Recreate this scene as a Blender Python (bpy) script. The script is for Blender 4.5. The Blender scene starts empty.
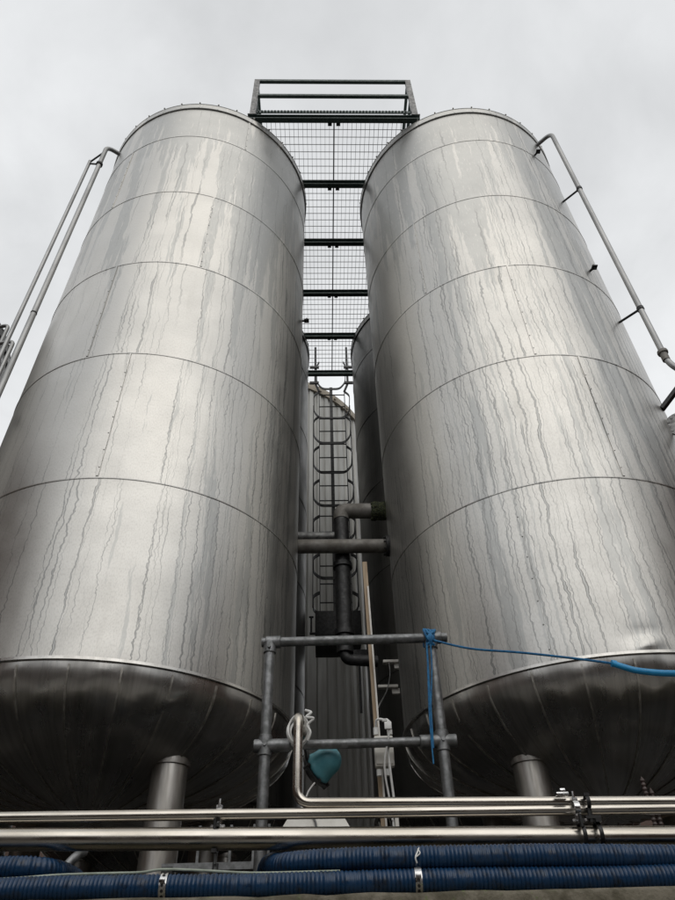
import bpy, bmesh, math, random
from mathutils import Vector, Matrix
random.seed(7)
SC=bpy.context.scene
C=SC.collection
pi=math.pi; rad=math.radians
EYE=1.6                                   # eye height above the yard

# ---------------------------------------------------------------- camera
F,PITCH,ROLL=672.0,0.7122,-0.0273
cf=Vector((0,math.cos(PITCH),math.sin(PITCH))); cu=Vector((0,-math.sin(PITCH),math.cos(PITCH))); cx_=Vector((1,0,0))
ca,sa=math.cos(ROLL),math.sin(ROLL)
ax=cx_*ca+cu*sa; ay=cx_*-sa+cu*ca
cam=bpy.data.cameras.new('camera'); co=bpy.data.objects.new('camera',cam); C.objects.link(co)
M=Matrix.Identity(4)
for i,v in enumerate((ax,ay,-cf)):
    for j in range(3): M[j][i]=v[j]
M.translation=Vector((0,0,EYE)); co.matrix_world=M
cam.sensor_fit='VERTICAL'; cam.sensor_height=36; cam.sensor_width=27; cam.lens=F/900*36; cam.clip_end=2000; cam.clip_start=.05
SC.camera=co
def ray(px,py):
    x=(px-337.5)/F; y=-(py-450)/F
    return ax*x+ay*y+cf
def PY(px,py,Y):                          # surveyed point: sight line through the photo met at depth Y
    d=ray(px,py); return d*(Y/d.y)+Vector((0,0,EYE))
def PZ(px,py,z):                          # ... met at height z above the eye
    d=ray(px,py); return d*(z/d.z)+Vector((0,0,EYE))

# ---------------------------------------------------------------- node helper
class V:
    def __init__(s,nt,sock): s.nt=nt; s.s=sock
    def _m(s,op,*a,clamp=False):
        n=s.nt.nodes.new('ShaderNodeMath'); n.operation=op; n.use_clamp=clamp
        for i,x in enumerate((s,)+a):
            if isinstance(x,V): s.nt.links.new(x.s,n.inputs[i])
            else: n.inputs[i].default_value=x
        return V(s.nt,n.outputs[0])
    def __add__(s,o): return s._m('ADD',o)
    def __sub__(s,o): return s._m('SUBTRACT',o)
    def __mul__(s,o): return s._m('MULTIPLY',o)
    def __truediv__(s,o): return s._m('DIVIDE',o)
    def max(s,o): return s._m('MAXIMUM',o)
    def min(s,o): return s._m('MINIMUM',o)
    def abs(s): return s._m('ABSOLUTE')
    def pow(s,o): return s._m('POWER',o)
    def inv(s): return (s*-1)+1
    def ramp(s,a,b,c=0.,d=1.,smooth=True):
        n=s.nt.nodes.new('ShaderNodeMapRange'); n.interpolation_type='SMOOTHSTEP' if smooth else 'LINEAR'
        s.nt.links.new(s.s,n.inputs[0])
        for k,v in enumerate((a,b,c,d)):
            if isinstance(v,V): s.nt.links.new(v.s,n.inputs[k+1])
            else: n.inputs[k+1].default_value=v
        return V(s.nt,n.outputs[0])
def comb(nt,x,y,z=0.):
    n=nt.nodes.new('ShaderNodeCombineXYZ')
    for i,v in enumerate((x,y,z)):
        if isinstance(v,V): nt.links.new(v.s,n.inputs[i])
        else: n.inputs[i].default_value=v
    return V(nt,n.outputs[0])
def noise(nt,vec,scale=1,detail=3,rough=.5,dist=0,color=False):
    n=nt.nodes.new('ShaderNodeTexNoise'); n.inputs['Scale'].default_value=scale; n.inputs['Detail'].default_value=detail
    n.inputs['Roughness'].default_value=rough; n.inputs['Distortion'].default_value=dist
    nt.links.new(vec.s,n.inputs['Vector']); return V(nt,n.outputs[1 if color else 0])
def mix(nt,f,a,b):
    n=nt.nodes.new('ShaderNodeMix'); n.data_type='RGBA'
    for k,v in ((0,f),(6,a),(7,b)):
        if isinstance(v,V): nt.links.new(v.s,n.inputs[k])
        elif k==0: n.inputs[0].default_value=v
        else: n.inputs[k].default_value=(*v,1)
    return V(nt,n.outputs[2])
def newmat(name):
    m=bpy.data.materials.new(name); m.use_nodes=True; nt=m.node_tree; b=nt.nodes['Principled BSDF']
    tc=nt.nodes.new('ShaderNodeTexCoord'); return m,nt,b,V(nt,tc.outputs['Object'])
def setp(nt,b,key,v):
    if isinstance(v,V): nt.links.new(v.s,b.inputs[key])
    elif isinstance(v,tuple): b.inputs[key].default_value=(*v,1)
    else: b.inputs[key].default_value=v
def bump(nt,b,h,strength=.3,dist=.01):
    n=nt.nodes.new('ShaderNodeBump'); n.inputs['Strength'].default_value=strength; n.inputs['Distance'].default_value=dist
    nt.links.new(h.s,n.inputs['Height']); nt.links.new(n.outputs[0],b.inputs['Normal'])
def simple(name,c1,c2,rough=.5,metal=0.,scale=20,lo=.35,hi=.65,rv=.12,bs=.15,bd=.003,stretch=(1,1,1)):
    m,nt,b,o=newmat(name)
    mp=nt.nodes.new('ShaderNodeMapping'); mp.inputs['Scale'].default_value=stretch; nt.links.new(o.s,mp.inputs[0]); o=V(nt,mp.outputs[0])
    n=noise(nt,o,scale,5,.6); k=n.ramp(lo,hi)
    setp(nt,b,'Base Color',mix(nt,k,c1,c2)); setp(nt,b,'Metallic',metal)
    n2=noise(nt,o,scale*2.3,3,.6)
    setp(nt,b,'Roughness',n2.ramp(.3,.7,max(.05,rough-rv),rough+rv)); bump(nt,b,n2,bs,bd)
    return m

def cladding(name,seed,R,top,dense_a,dense_b,belly=False,dull=1.0):  # dull below 1 mixes shade into the base colour
    """thin bright-rolled metal cladding with rain rivulets; texture laid on the unrolled cylinder"""
    m,nt,b,o=newmat(name)
    sp=nt.nodes.new('ShaderNodeSeparateXYZ'); nt.links.new(o.s,sp.inputs[0])
    x,y,z=(V(nt,sp.outputs[i]) for i in range(3))
    ang=x._m('ARCTAN2',y*-1); s=ang*R
    S=s+seed*13.7
    course=((z-3.1)/1.211)._m('FLOOR')
    S=S+(course*2.3)._m('SINE')*.035
    big=noise(nt,comb(nt,S*.9,z*.9,seed),1,2,.5)-.5
    med=noise(nt,comb(nt,S*5,z*4.5,seed+3.),1,2,.55)-.5
    fin=noise(nt,comb(nt,S*14,z*30,seed+5.),1,2,.6)-.5
    dens=s.ramp(dense_a,dense_b,0,1)                      # how rainy each side is
    patchy=noise(nt,comb(nt,S*1.1,z*.12,seed+9.),1,2,.6)
    dens=(dens*.55+patchy.ramp(.38,.62)*.65)
    med2=noise(nt,comb(nt,S*7,z*6,seed+33.),1,2,.6)-.5
    def riv(k,wmax,amp_m,amp_f,seedz,thr,shift,md=None):
        w=(S+big*.10+(md or med)*amp_m+fin*amp_f+shift)*k
        vo=nt.nodes.new('ShaderNodeTexVoronoi'); vo.voronoi_dimensions='1D'; vo.feature='F1'; vo.inputs['Scale'].default_value=1
        nt.links.new(w.s,vo.inputs['W'])
        d=V(nt,vo.outputs['Distance'])/k
        sc=nt.nodes.new('ShaderNodeSeparateColor'); nt.links.new(vo.outputs['Color'],sc.inputs[0])
        r,g,bl=(V(nt,sc.outputs[i]) for i in range(3))
        thick=noise(nt,comb(nt,r*90,z*1.6,seedz),1,3,.6)
        wid=(r*r*.8+.2)*thick.ramp(.32,.72,.1,1.)*wmax
        edge=d/wid                                        # 0 centre .. 1 edge
        body=edge.ramp(.92,1.02,1,0)
        rim=edge.ramp(.35,.75,.15,1)*body
        start=(g.pow(.28))*top*1.03
        on=(z-start).ramp(-.12,.04,1,0)*((dens+(bl-.5)*.9).ramp(thr-.04,thr+.04))
        # some rivulets die out on the way down
        stop=(noise(nt,comb(nt,bl*77,z*.5,seedz+2),1,1,.5)).ramp(.30,.35)
        return body*on*stop,rim*on*stop
    b1,r1=riv(8.5,.015,.06,.026,1.,.42,0.)
    b2,r2=riv(17,.0068,.06,.034,4.,.27,3.3,med2)
    b4,r4=riv(12,.0088,.05,.03,14.,.36,5.3,med2*-1)
    b3,r3=riv(9,.028,.05,.02,7.,.97,7.1)
    # wet curtains from the roof edge
    cur=noise(nt,comb(nt,(S+med*.05+fin*.01)*7,z*.33,seed+11.),1,5,.62)
    hi=(z/top).ramp(.62,1.,0,.17)
    cu=(cur+hi+dens*.06)
    wetp=cu.ramp(.618,.634)
    spk=noise(nt,comb(nt,S*60,z*11,seed+4.),1,2,.6)
    wetp=wetp*spk.ramp(.3,.42,.35,1.)
    body=b1.max(b2).max(b4).max(b3*.7).max(wetp*.8); rim=r1.max(r2).max(r4)
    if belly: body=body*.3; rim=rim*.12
    # sheet tone variation + grime
    tone=noise(nt,comb(nt,S*.8,z*.6,seed+20.),1,3,.5)
    grime=noise(nt,comb(nt,S*9,z*.7,seed+30.),1,5,.6)
    flecks=noise(nt,comb(nt,S*160,z*60,seed),1,2,.5)
    dry=mix(nt,tone.ramp(.3,.7),(.575,.560,.528),(.505,.496,.474))
    dry=mix(nt,grime.ramp(.55,.8,0,.3),dry,(.36,.345,.32))
    dry=mix(nt,flecks.ramp(.42,.7,0,.34),dry,(.34,.33,.31))
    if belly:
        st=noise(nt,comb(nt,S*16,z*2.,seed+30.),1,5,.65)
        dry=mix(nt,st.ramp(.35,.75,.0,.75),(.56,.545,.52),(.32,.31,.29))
    col=mix(nt,body*.85,dry,(.355,.358,.348))
    col=mix(nt,rim*.85,col,(.14,.138,.132))
    if dull<1: col=mix(nt,1-dull,col,(.03,.03,.028))  # shade around the rear tanks mixed into the base colour
    setp(nt,b,'Base Color',col); setp(nt,b,'Metallic',.92)
    rough=(noise(nt,comb(nt,S*3,z*3,seed),1,4,.6)).ramp(.3,.7,.36,.45)
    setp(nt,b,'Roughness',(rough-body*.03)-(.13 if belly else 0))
    h=noise(nt,comb(nt,S*1.7,z*1.3,seed+40.),1,1,.5)*.28+noise(nt,comb(nt,S*9,z*7,seed+41.),1,1,.5)*.04
    bump(nt,b,h,.55,.035)
    return m

# ---------------------------------------------------------------- materials
MT={}
MT['galv']=simple('galvanised_tube',(.15,.155,.155),(.25,.255,.26),.5,.75,30)
MT['galv_dark']=simple('weathered_galvanised',(.13,.13,.13),(.24,.24,.235),.55,.7,22)
MT['green']=simple('grey_green_paint',(.030,.052,.048),(.055,.082,.075),.5,.2,18)
MT['black']=simple('black_steel',(.012,.012,.013),(.03,.03,.03),.5,.3,25)
MT['ss']=simple('stainless_pipe',(.56,.525,.475),(.42,.39,.34),.27,1.,9,rv=.07,bs=.04,stretch=(.25,1,1))
MT['ss_leg']=simple('weathered_steel_leg',(.50,.48,.45),(.36,.34,.31),.45,.9,6,stretch=(3,3,.5))
MT['downpipe']=simple('dull_steel_downpipe',(.26,.262,.262),(.35,.35,.345),.38,.8,4,stretch=(1,1,.3))
MT['grating']=simple('galvanised_grating',(.16,.165,.17),(.25,.255,.26),.55,.5,20)
MT['silo']=simple('silo_sheet',(.40,.397,.375),(.31,.305,.285),.5,.25,2.2,stretch=(3,3,.4))
MT['silo_rim']=simple('rusty_beige_rim',(.36,.32,.26),(.25,.215,.17),.7,.1,5)
MT['pipe_rust']=simple('brown_grey_pipe',(.20,.19,.175),(.12,.11,.095),.6,.3,9)
MT['moss']=simple('mossy_fitting',(.075,.085,.04),(.02,.024,.012),.95,0,45,bs=1,bd=.02)
MT['hose']=simple('blue_ribbed_hose',(.007,.038,.098),(.014,.018,.026),.36,0,28,lo=.45,hi=.78,bs=.3)
MT['hose_grey']=simple('grimy_blue_hose',(.03,.038,.055),(.010,.024,.06),.5,0,9,bs=.3)
MT['rope']=simple('blue_rope',(.02,.18,.38),(.012,.10,.24),.7,0,60,bs=.6)
MT['bluehose']=simple('bright_blue_hose',(.02,.30,.60),(.015,.25,.52),.35,0,12)
MT['white']=simple('white_plastic',(.82,.82,.80),(.70,.70,.68),.4,0,15)
MT['pale']=simple('pale_painted_sheet',(.74,.72,.67),(.62,.60,.55),.55,0,9)
MT['batten']=simple('tan_timber',(.40,.31,.21),(.28,.20,.13),.7,0,12,stretch=(6,6,.5))
MT['teal']=simple('teal_paint',(.10,.31,.36),(.07,.24,.29),.4,0,14)
MT['cord']=simple('pale_green_cord',(.40,.45,.38),(.28,.32,.26),.6,0,20)
MT['steelband']=simple('bright_steel_band',(.7,.7,.7),(.5,.5,.5),.25,1,20)
MT['redcap']=simple('dull_red_plastic',(.075,.05,.045),(.035,.025,.022),.5,0,20)
MT['seam']=simple('skylit_metal_seam',(.64,.62,.575),(.46,.44,.40),.42,.9,20)  # sky highlight on the gore seam edges put in as brighter metal
MT['concrete']=None
m,nt,b,o=newmat('mossy_concrete')
n1=noise(nt,o,9,6,.65); n2=noise(nt,o,31,4,.6); n3=noise(nt,o,3,3,.5)
c=mix(nt,n1.ramp(.38,.62),(.085,.075,.05),(.19,.17,.13)); c=mix(nt,n2.ramp(.55,.68)*n3.ramp(.4,.6),c,(.13,.17,.06)); c=mix(nt,n2.ramp(.72,.78),c,(.45,.44,.38))
setp(nt,b,'Base Color',c); setp(nt,b,'Roughness',.92); bump(nt,b,n1+n2*.5,.8,.02); MT['concrete']=m
m,nt,b,o=newmat('yard_ground')
n1=noise(nt,o,.7,6,.6); n2=noise(nt,o,40,3,.6)
setp(nt,b,'Base Color',mix(nt,n1.ramp(.4,.6),(.022,.022,.022),(.045,.043,.04))); setp(nt,b,'Roughness',n1.ramp(.4,.6,.35,.8)); bump(nt,b,n2,.4,.01); MT['ground']=m
m,nt,b,o=newmat('dark_shed_sheet')
n1=noise(nt,o,1.5,5,.6); setp(nt,b,'Base Color',mix(nt,n1.ramp(.35,.65),(.05,.05,.048),(.09,.085,.075))); setp(nt,b,'Roughness',.7); MT['shed']=m  # for the added shed and the roofs of the added buildings

# ---------------------------------------------------------------- mesh helpers
def obj(name,bm,mat,parent=None,sharp=35,smooth=True):
    me=bpy.data.meshes.new(name)
    bmesh.ops.recalc_face_normals(bm,faces=bm.faces)
    if smooth:
        for f in bm.faces: f.smooth=True
        for e in bm.edges:
            if len(e.link_faces)==2 and e.calc_face_angle(0)>rad(sharp): e.smooth=False
    bm.to_mesh(me); bm.free()
    for mm in (mat if isinstance(mat,(list,tuple)) else [mat]): me.materials.append(mm)
    o=bpy.data.objects.new(name,me); C.objects.link(o)
    if parent: o.parent=parent
    return o
def tag(o,label,cat,group=None,kind=None):
    if label: o['label']=label
    if cat: o['category']=cat
    if group: o['group']=group
    if kind: o['kind']=kind
    return o
def thing(name,label,cat,loc=(0,0,0),rz=0,group=None):
    o=bpy.data.objects.new(name,None); o.empty_display_size=.1; C.objects.link(o)
    o.location=loc; o.rotation_euler=(0,0,rz); return tag(o,label,cat,group)
def NB(): return bmesh.new()
def lathe(bm,prof,seg=48,cx=0,cy=0,mtx=None,fn=None,close=False):
    rings=[]
    for (r,z) in prof:
        if r<1e-6: v=bm.verts.new((cx,cy,z)); rings.append([v]); continue
        ring=[]
        for i in range(seg):
            a=2*pi*i/seg; rr,zz=(fn(r,z,a) if fn else (r,z))
            ring.append(bm.verts.new((cx+rr*math.cos(a),cy+rr*math.sin(a),zz)))
        rings.append(ring)
    if close: rings.append(rings[0])
    for A,B in zip(rings,rings[1:]):
        for i in range(seg):
            j=(i+1)%seg
            if len(A)==1 and len(B)==1: continue
            if len(A)==1: bm.faces.new((A[0],B[i],B[j]))
            elif len(B)==1: bm.faces.new((A[i],B[0],A[j]))
            else: bm.faces.new((A[i],B[i],B[j],A[j]))
    if mtx is not None:
        vs=set(v for r in rings for v in r); bmesh.ops.transform(bm,matrix=mtx,verts=list(vs))
    return bm
def align(p,d):
    d=Vector(d).normalized(); q=d.to_track_quat('Z','Y'); return Matrix.Translation(Vector(p))@q.to_matrix().to_4x4()
def cyl(bm,a,b_,r,seg=20,r2=None,bev=0):
    a=Vector(a); b_=Vector(b_); L=(b_-a).length; r2=r if r2 is None else r2
    prof=[(0,0),(r-bev,0),(r,bev),(r2,L-bev),(r2-bev,L),(0,L)] if bev else [(0,0),(r,0),(r2,L),(0,L)]
    lathe(bm,prof,seg,mtx=align(a,b_-a)); return bm
def box(bm,c,s,mtx=None,bev=0):
    r=bmesh.ops.create_cube(bm,size=1)
    vs=r['verts']
    bmesh.ops.transform(bm,matrix=Matrix.Translation(Vector(c))@Matrix.Diagonal((*s,1)),verts=vs)
    if bev:
        es=list({e for v in vs for e in v.link_edges})
        rr=bmesh.ops.bevel(bm,geom=es,offset=bev,segments=2,affect='EDGES',profile=.5); vs=rr['verts']+[v for v in vs if v.is_valid]
    if mtx is not None: bmesh.ops.transform(bm,matrix=mtx,verts=list(set(vs)))
    return bm
def beam(bm,a,b_,w,h,up=(0,0,1)):
    a=Vector(a); b_=Vector(b_); d=(b_-a); L=d.length; d.normalize(); up=Vector(up); s=d.cross(up).normalized(); u=s.cross(d)
    M=Matrix((( s.x,d.x,u.x,0),(s.y,d.y,u.y,0),(s.z,d.z,u.z,0),(0,0,0,1))); M.translation=(a+b_)/2
    return box(bm,(0,0,0),(w,L,h),M)
def crom(pts,n=8,closed=False):
    pts=[Vector(p) for p in pts]; out=[]
    N=len(pts)
    for i in range(N-1):
        p0=pts[max(i-1,0)];p1=pts[i];p2=pts[i+1];p3=pts[min(i+2,N-1)]
        for k in range(n):
            t=k/n; out.append(.5*((2*p1)+(p2-p0)*t+(2*p0-5*p1+4*p2-p3)*t*t+(3*p1-p0-3*p2+p3)*t**3))
    out.append(pts[-1]); return out
def fillet(pts,r,n=7):
    pts=[Vector(p) for p in pts]; out=[pts[0]]
    for i in range(1,len(pts)-1):
        a,b_,c=pts[i-1],pts[i],pts[i+1]; d1=(a-b_).normalized(); d2=(c-b_).normalized()
        rr=min(r,(a-b_).length*.49,(c-b_).length*.49); p=b_+d1*rr; q=b_+d2*rr
        for k in range(n+1):
            t=k/n; out.append(p*(1-t)**2+b_*2*t*(1-t)+q*t*t)
    out.append(pts[-1]); return out
def sweep(bm,pts,r,seg=14,cap=True,rf=None):
    pts=[Vector(p) for p in pts]; N=len(pts); T=[(pts[min(i+1,N-1)]-pts[max(i-1,0)]).normalized() for i in range(N)]
    nrm=T[0].orthogonal().normalized(); rings=[]
    for i in range(N):
        if i: nrm=(nrm-T[i]*nrm.dot(T[i])).normalized()
        bn=T[i].cross(nrm); rr=rf(i) if rf else r
        rings.append([bm.verts.new(pts[i]+(nrm*math.cos(2*pi*k/seg)+bn*math.sin(2*pi*k/seg))*rr) for k in range(seg)])
    for A,B in zip(rings,rings[1:]):
        for k in range(seg): bm.faces.new((A[k],A[(k+1)%seg],B[(k+1)%seg],B[k]))
    if cap: bm.faces.new(rings[0]); bm.faces.new(rings[-1][::-1])
    return bm
def resample(pts,step):
    out=[pts[0]]; acc=0
    for a,b_ in zip(pts,pts[1:]):
        L=(b_-a).length; t=step-acc
        while t<=L: out.append(a.lerp(b_,t/L)); t+=step
        acc=(acc+L)%step if L+acc>=step else acc+L
    return out
def ribbed(bm,pts,r,pitch=.013,amp=.0042,seg=22):
    p=resample([Vector(q) for q in pts],pitch/4); prof=(0,.75,1,.75)
    ph=[random.uniform(.8,1.15) for _ in range(len(p)//4+2)]
    return sweep(bm,p,r,seg,True,lambda i:r-amp+amp*prof[i%4]*ph[i//4])

# ---------------------------------------------------------------- site frame (the tank rows are turned a touch from the camera)
def site(x,y,z=0.):
    return Vector((0.037+x*.9995-y*.03,4.668+x*.03+y*.9995,z+EYE))
SROT=math.atan2(.03,.9995)

# ---------------------------------------------------------------- ground
bm=NB(); n=40
for i in range(n+1):
    for j in range(n+1):
        u=(i/n*2-1); v=(j/n*2-1); x=math.copysign(abs(u)**3,u)*600; y=math.copysign(abs(v)**3,v)*600+5
        bm.verts.new((x,y,0))
bm.verts.ensure_lookup_table()
for i in range(n):
    for j in range(n): k=i*(n+1)+j; bm.faces.new((bm.verts[k],bm.verts[k+1],bm.verts[k+n+2],bm.verts[k+n+1]))
tag(obj('ground',bm,MT['ground']),None,None,kind='structure')

bm=NB(); bm.faces.new([bm.verts.new(p) for p in ((-7.2,-4.5,.004),(8.0,-4.5,.004),(8.0,2.66,.004),(-7.2,2.2,.004))])
tag(obj('added_pavement',bm,simple('added_concrete',(.36,.345,.32),(.27,.26,.24),.85,0,3)),None,None,kind='structure')  # unseen pale paving added to reflect light up into the tank bottoms
# ---------------------------------------------------------------- tanks
ZS=[8.311,7.571,6.350,5.133,3.924,2.716,1.502]      # heights of roof edge, seams and skirt above the eye
def make_tank(name,label,x,y,zs,seed,R=1.25,da=-.2,db=1.,group=None,strips=(),hires=True,legs=True,dull=1.0,buckle=None):  # dull below 1 puts shade into the cladding colour
    t=thing(name,label,'storage tank',(x,y,0),0,group)
    top=zs[0]+EYE; zb=zs[-1]+EYE
    mat=cladding('rain_streaked_cladding',seed,R,top,da,db,dull=dull)
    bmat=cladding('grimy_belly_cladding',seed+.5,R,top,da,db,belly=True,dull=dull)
    seg=160 if hires else 96
    # shell: each course laps 3 mm over the one beneath, with a rolled bead
    prof=[]
    lv=[z+EYE for z in zs]
    rr=R-.003
    prof+=[(rr,lv[-1]+q) for q in (0,.02,.04,.065,.09,.12,.155,.2,.26)]
    for k in range(len(lv)-2,0,-1):
        z=lv[k]
        m_=(lv[k+1]+z)/2
        prof+=[(rr,m_-.25),(rr,m_+.25),(rr,z-.010),(rr+.003,z-.009),(rr+.0045,z-.004),(rr+.0045,z+.001),(rr+.0015,z+.003)]
    prof.append((rr,top+.03))
    def crush(r,z,a):
        if buckle is None or z>zb+.3: return r,z
        da_=((a-buckle+pi)%(2*pi)-pi)*R; h=z-zb
        q=math.exp(-(da_/.09)**2)*math.exp(-((h-.05-da_*.35)/.045)**2)*.013-math.exp(-((da_-.03)/.13)**2)*math.exp(-((h-.11)/.05)**2)*.010
        return r+q,z+(math.exp(-(da_/.07)**2)*.012 if h<.03 else 0)
    bm=NB(); lathe(bm,prof,seg if buckle is None else 480,fn=crush)
    # upright lap joints with rivets
    for (ang,k) in strips:
        z0,z1=lv[k+1]+.012,lv[k]-.014
        Mx=Matrix.Rotation(ang,4,'Z')
        box(bm,(0,-(R+.0005),(z0+z1)/2),(.016,.006,z1-z0),Mx)
        nr=int((z1-z0)/.15)
        for i in range(nr):
            r0=bmesh.ops.create_icosphere(bm,subdivisions=1,radius=.006)
            bmesh.ops.transform(bm,matrix=Mx@Matrix.Translation((0,-(R+.003),z0+.07+i*.15)),verts=r0['verts'])
    obj('tank_shell',bm,mat,t)
    # roof edge cap, faceted sheet segments with a turned-down lip
    bm=NB()
    lathe(bm,[(R-.004,top-.036),(R+.008,top-.04),(R+.013,top-.034),(R+.011,top+.060),(R+.016,top+.066),(R+.011,top+.078),(R-.02,top+.090),(R*.6,top+.20),(R*.15,top+.29),(0,top+.30)],seg)
    for i in range(36):
        a=2*pi*(i+.3)/36; Mx=Matrix.Rotation(a,4,'Z')
        box(bm,(0,-(R+.012),top+.012),(.014,.005,.085),Mx)
        box(bm,(0,-(R-.06),top+.098),(.016,.16,.012),Mx)
    obj('roof_rim',bm,mat,t)
    # dished bottom
    D=.50; prof=[(R+.004,zb+.014),(R+.014,zb+.012),(R+.015,zb-.004),(R-.001,zb-.008)]
    NN=26
    rn=random.Random(int(seed*10))
    ph=[rn.uniform(0,6.28) for _ in range(6)]
    for i in range(1,NN+1):
        th=i/NN*pi/2
        prof.append((max((R-.001)*math.cos(th)**.92,0) if i<NN else 0,zb-.008-D*math.sin(th)))
    def dent(r,z,a):
        d=zb-z
        if d<.015 or d>.42: return r,z
        w=math.sin((d-.015)/.405*pi)
        q=math.sin(a*9+ph[0])*math.sin(a*23+ph[1]+d*18)+.7*math.sin(a*41+ph[2]+d*9)*math.sin(d*38+ph[3]+a*6)
        return r+q*.0075*w,z
    bm=NB(); lathe(bm,prof,seg if not hires else 224,fn=dent)
    G=29
    for g in range(G):                                    # gore seams
        a=2*pi*(g+.35)/G; prev=None
        for i in range(0,22):
            th=(i+.6)/NN*pi/2; r=(R-.001)*math.cos(th)**.92; z=zb-.008-D*math.sin(th)
            nx=math.cos(th); nz=-math.sin(th); off=.0055
            ring=[]
            for sgn,o2 in ((-1,-.003),(-1,off),(1,off),(1,-.003)):
                hw=.0050*sgn; rr2=r+nx*o2; zz=z+nz*o2
                ring.append(bm.verts.new((rr2*math.cos(a)-hw*math.sin(a),rr2*math.sin(a)+hw*math.cos(a),zz)))
            if prev:
                for q in range(3): bm.faces.new((prev[q],prev[q+1],ring[q+1],ring[q])).material_index=1
            prev=ring
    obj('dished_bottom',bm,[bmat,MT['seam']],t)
    if legs:
        for i in range(4):
            a=pi/4+i*pi/2; lx,ly=.86*math.cos(a),.86*math.sin(a)
            bm=NB(); lathe(bm,[(0,zb-.20),(.098,zb-.20),(.098,.02),(.17,.02),(.17,0),(0,0)],32,lx,ly)
            lathe(bm,[(.098,zb-.372),(.108,zb-.370),(.110,zb-.350),(.108,zb-.33),(.098,zb-.33)],32,lx,ly)
            obj('leg',bm,MT['ss_leg'],t)
    return t
TL=make_tank('storage_tank','tall rain-streaked front tank beside the pair of pipes at left',-1.592,4.596,ZS,1.0,da=-.1,db=.75,group='tall steel storage tanks',
    strips=((rad(20),2),(rad(-30),1),(rad(31),0),(rad(2),4),(rad(-14),3)))
def hit_angle(px,py,cx,cy,R_):
    d=ray(px,py); a=d.x**2+d.y**2; bq=-2*(d.x*cx+d.y*cy); c=cx*cx+cy*cy-R_*R_
    t_=(-bq-math.sqrt(max(bq*bq-4*a*c,0)))/(2*a); return math.atan2(d.y*t_-cy,d.x*t_-cx)
BK=hit_angle(650,650,1.665,4.74,1.26)
TR=make_tank('storage_tank','tall rain-streaked front tank with blue rope across its lower edge',1.665,4.740,ZS,2.3,R=1.26,da=-1.6,db=-.4,group='tall steel storage tanks',buckle=BK,
    strips=((rad(-24),5),(rad(10),4),(rad(-40),2),(rad(-5),3)))
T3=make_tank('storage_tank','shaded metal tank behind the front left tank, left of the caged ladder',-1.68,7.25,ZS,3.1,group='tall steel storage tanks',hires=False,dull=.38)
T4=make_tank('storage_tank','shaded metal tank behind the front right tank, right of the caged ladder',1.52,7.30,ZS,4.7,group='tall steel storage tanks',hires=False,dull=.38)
T6=make_tank('storage_tank','added unseen metal tank behind the rear right tank',2.35,10.45,ZS,6.3,group='tall steel storage tanks',hires=False,dull=.38)  # added out of view to keep light off the silo
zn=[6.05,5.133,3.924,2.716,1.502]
T7=make_tank('storage_tank','added unseen lower tank behind the front left tank',-4.95,8.0,[5.133,3.924,2.716,1.502],7.1,group='tall steel storage tanks',hires=False,dull=.2)  # put in out of sight to darken reflections in the left tank
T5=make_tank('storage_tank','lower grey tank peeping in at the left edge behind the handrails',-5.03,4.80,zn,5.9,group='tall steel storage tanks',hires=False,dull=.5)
# fixing lugs on the right tank
def lug(parent,cx,cy,R,px,py):
    d=ray(px,py); # meet the cylinder
    a=d.x**2+d.y**2; bq=-2*(d.x*cx+d.y*cy); c=cx*cx+cy*cy-R*R
    t=(-bq-math.sqrt(max(bq*bq-4*a*c,0)))/(2*a); p=d*t+Vector((0,0,EYE))
    n=Vector((p.x-cx,p.y-cy,0)).normalized(); o=p-Vector((cx,cy,0))
    bm=NB(); cyl(bm,o,o+n*.05,.012,10); box(bm,(0,0,0),(.05,.05,.012),Matrix.Translation(o+n*.05)); cyl(bm,o+n*.05+Vector((0,0,-.03)),o+n*.05+Vector((0,0,.04)),.008,8)
    obj('fixing_lug',bm,MT['black'],parent)
lug(TR,1.665,4.74,1.26,535,155); lug(TR,1.665,4.74,1.26,590,271); lug(TL,-1.592,4.596,1.25,302,321)

# ---------------------------------------------------------------- ribbed silo behind
def ribbed_silo():
    R=2.5; cx,cy=-1.83,12.12; top=10.5+EYE
    t=thing('ribbed_silo','wide pale silo with vertical ribbed cladding standing behind the caged ladder','silo',(cx,cy,0))
    bm=NB(); n=int(2*pi*R/.19); pts=[]
    for i in range(n):
        for f,dr in ((0,0),(.42,0),(.5,.03),(.92,.03)):
            a=2*pi*(i+f)/n; pts.append(((R-.03+dr)*math.cos(a),(R-.03+dr)*math.sin(a)))
    zz=[0,2.2,4.4,6.6,8.8,top-.15]
    rings=[[bm.verts.new((x,y,z)) for x,y in pts] for z in zz]; K=len(pts)
    for A,B in zip(rings,rings[1:]):
        for i in range(K): bm.faces.new((A[i],A[(i+1)%K],B[(i+1)%K],B[i]))
    obj('ribbed_wall',bm,MT['silo'],t,sharp=15)
    bm=NB(); lathe(bm,[(R-.02,top-.19),(R+.04,top-.19),(R+.045,top-.02),(R+.02,top),(R-.1,top+.01),(0,top+.45)],120)
    for i in range(40):
        a=2*pi*i/40; d=Vector((math.cos(a),math.sin(a),0)); cyl(bm,d*(R+.04)+Vector((0,0,top-.13)),d*(R+.075)+Vector((0,0,top-.13)),.03,8)
    obj('roof_rim',bm,MT['silo_rim'],t)
ribbed_silo()

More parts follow.
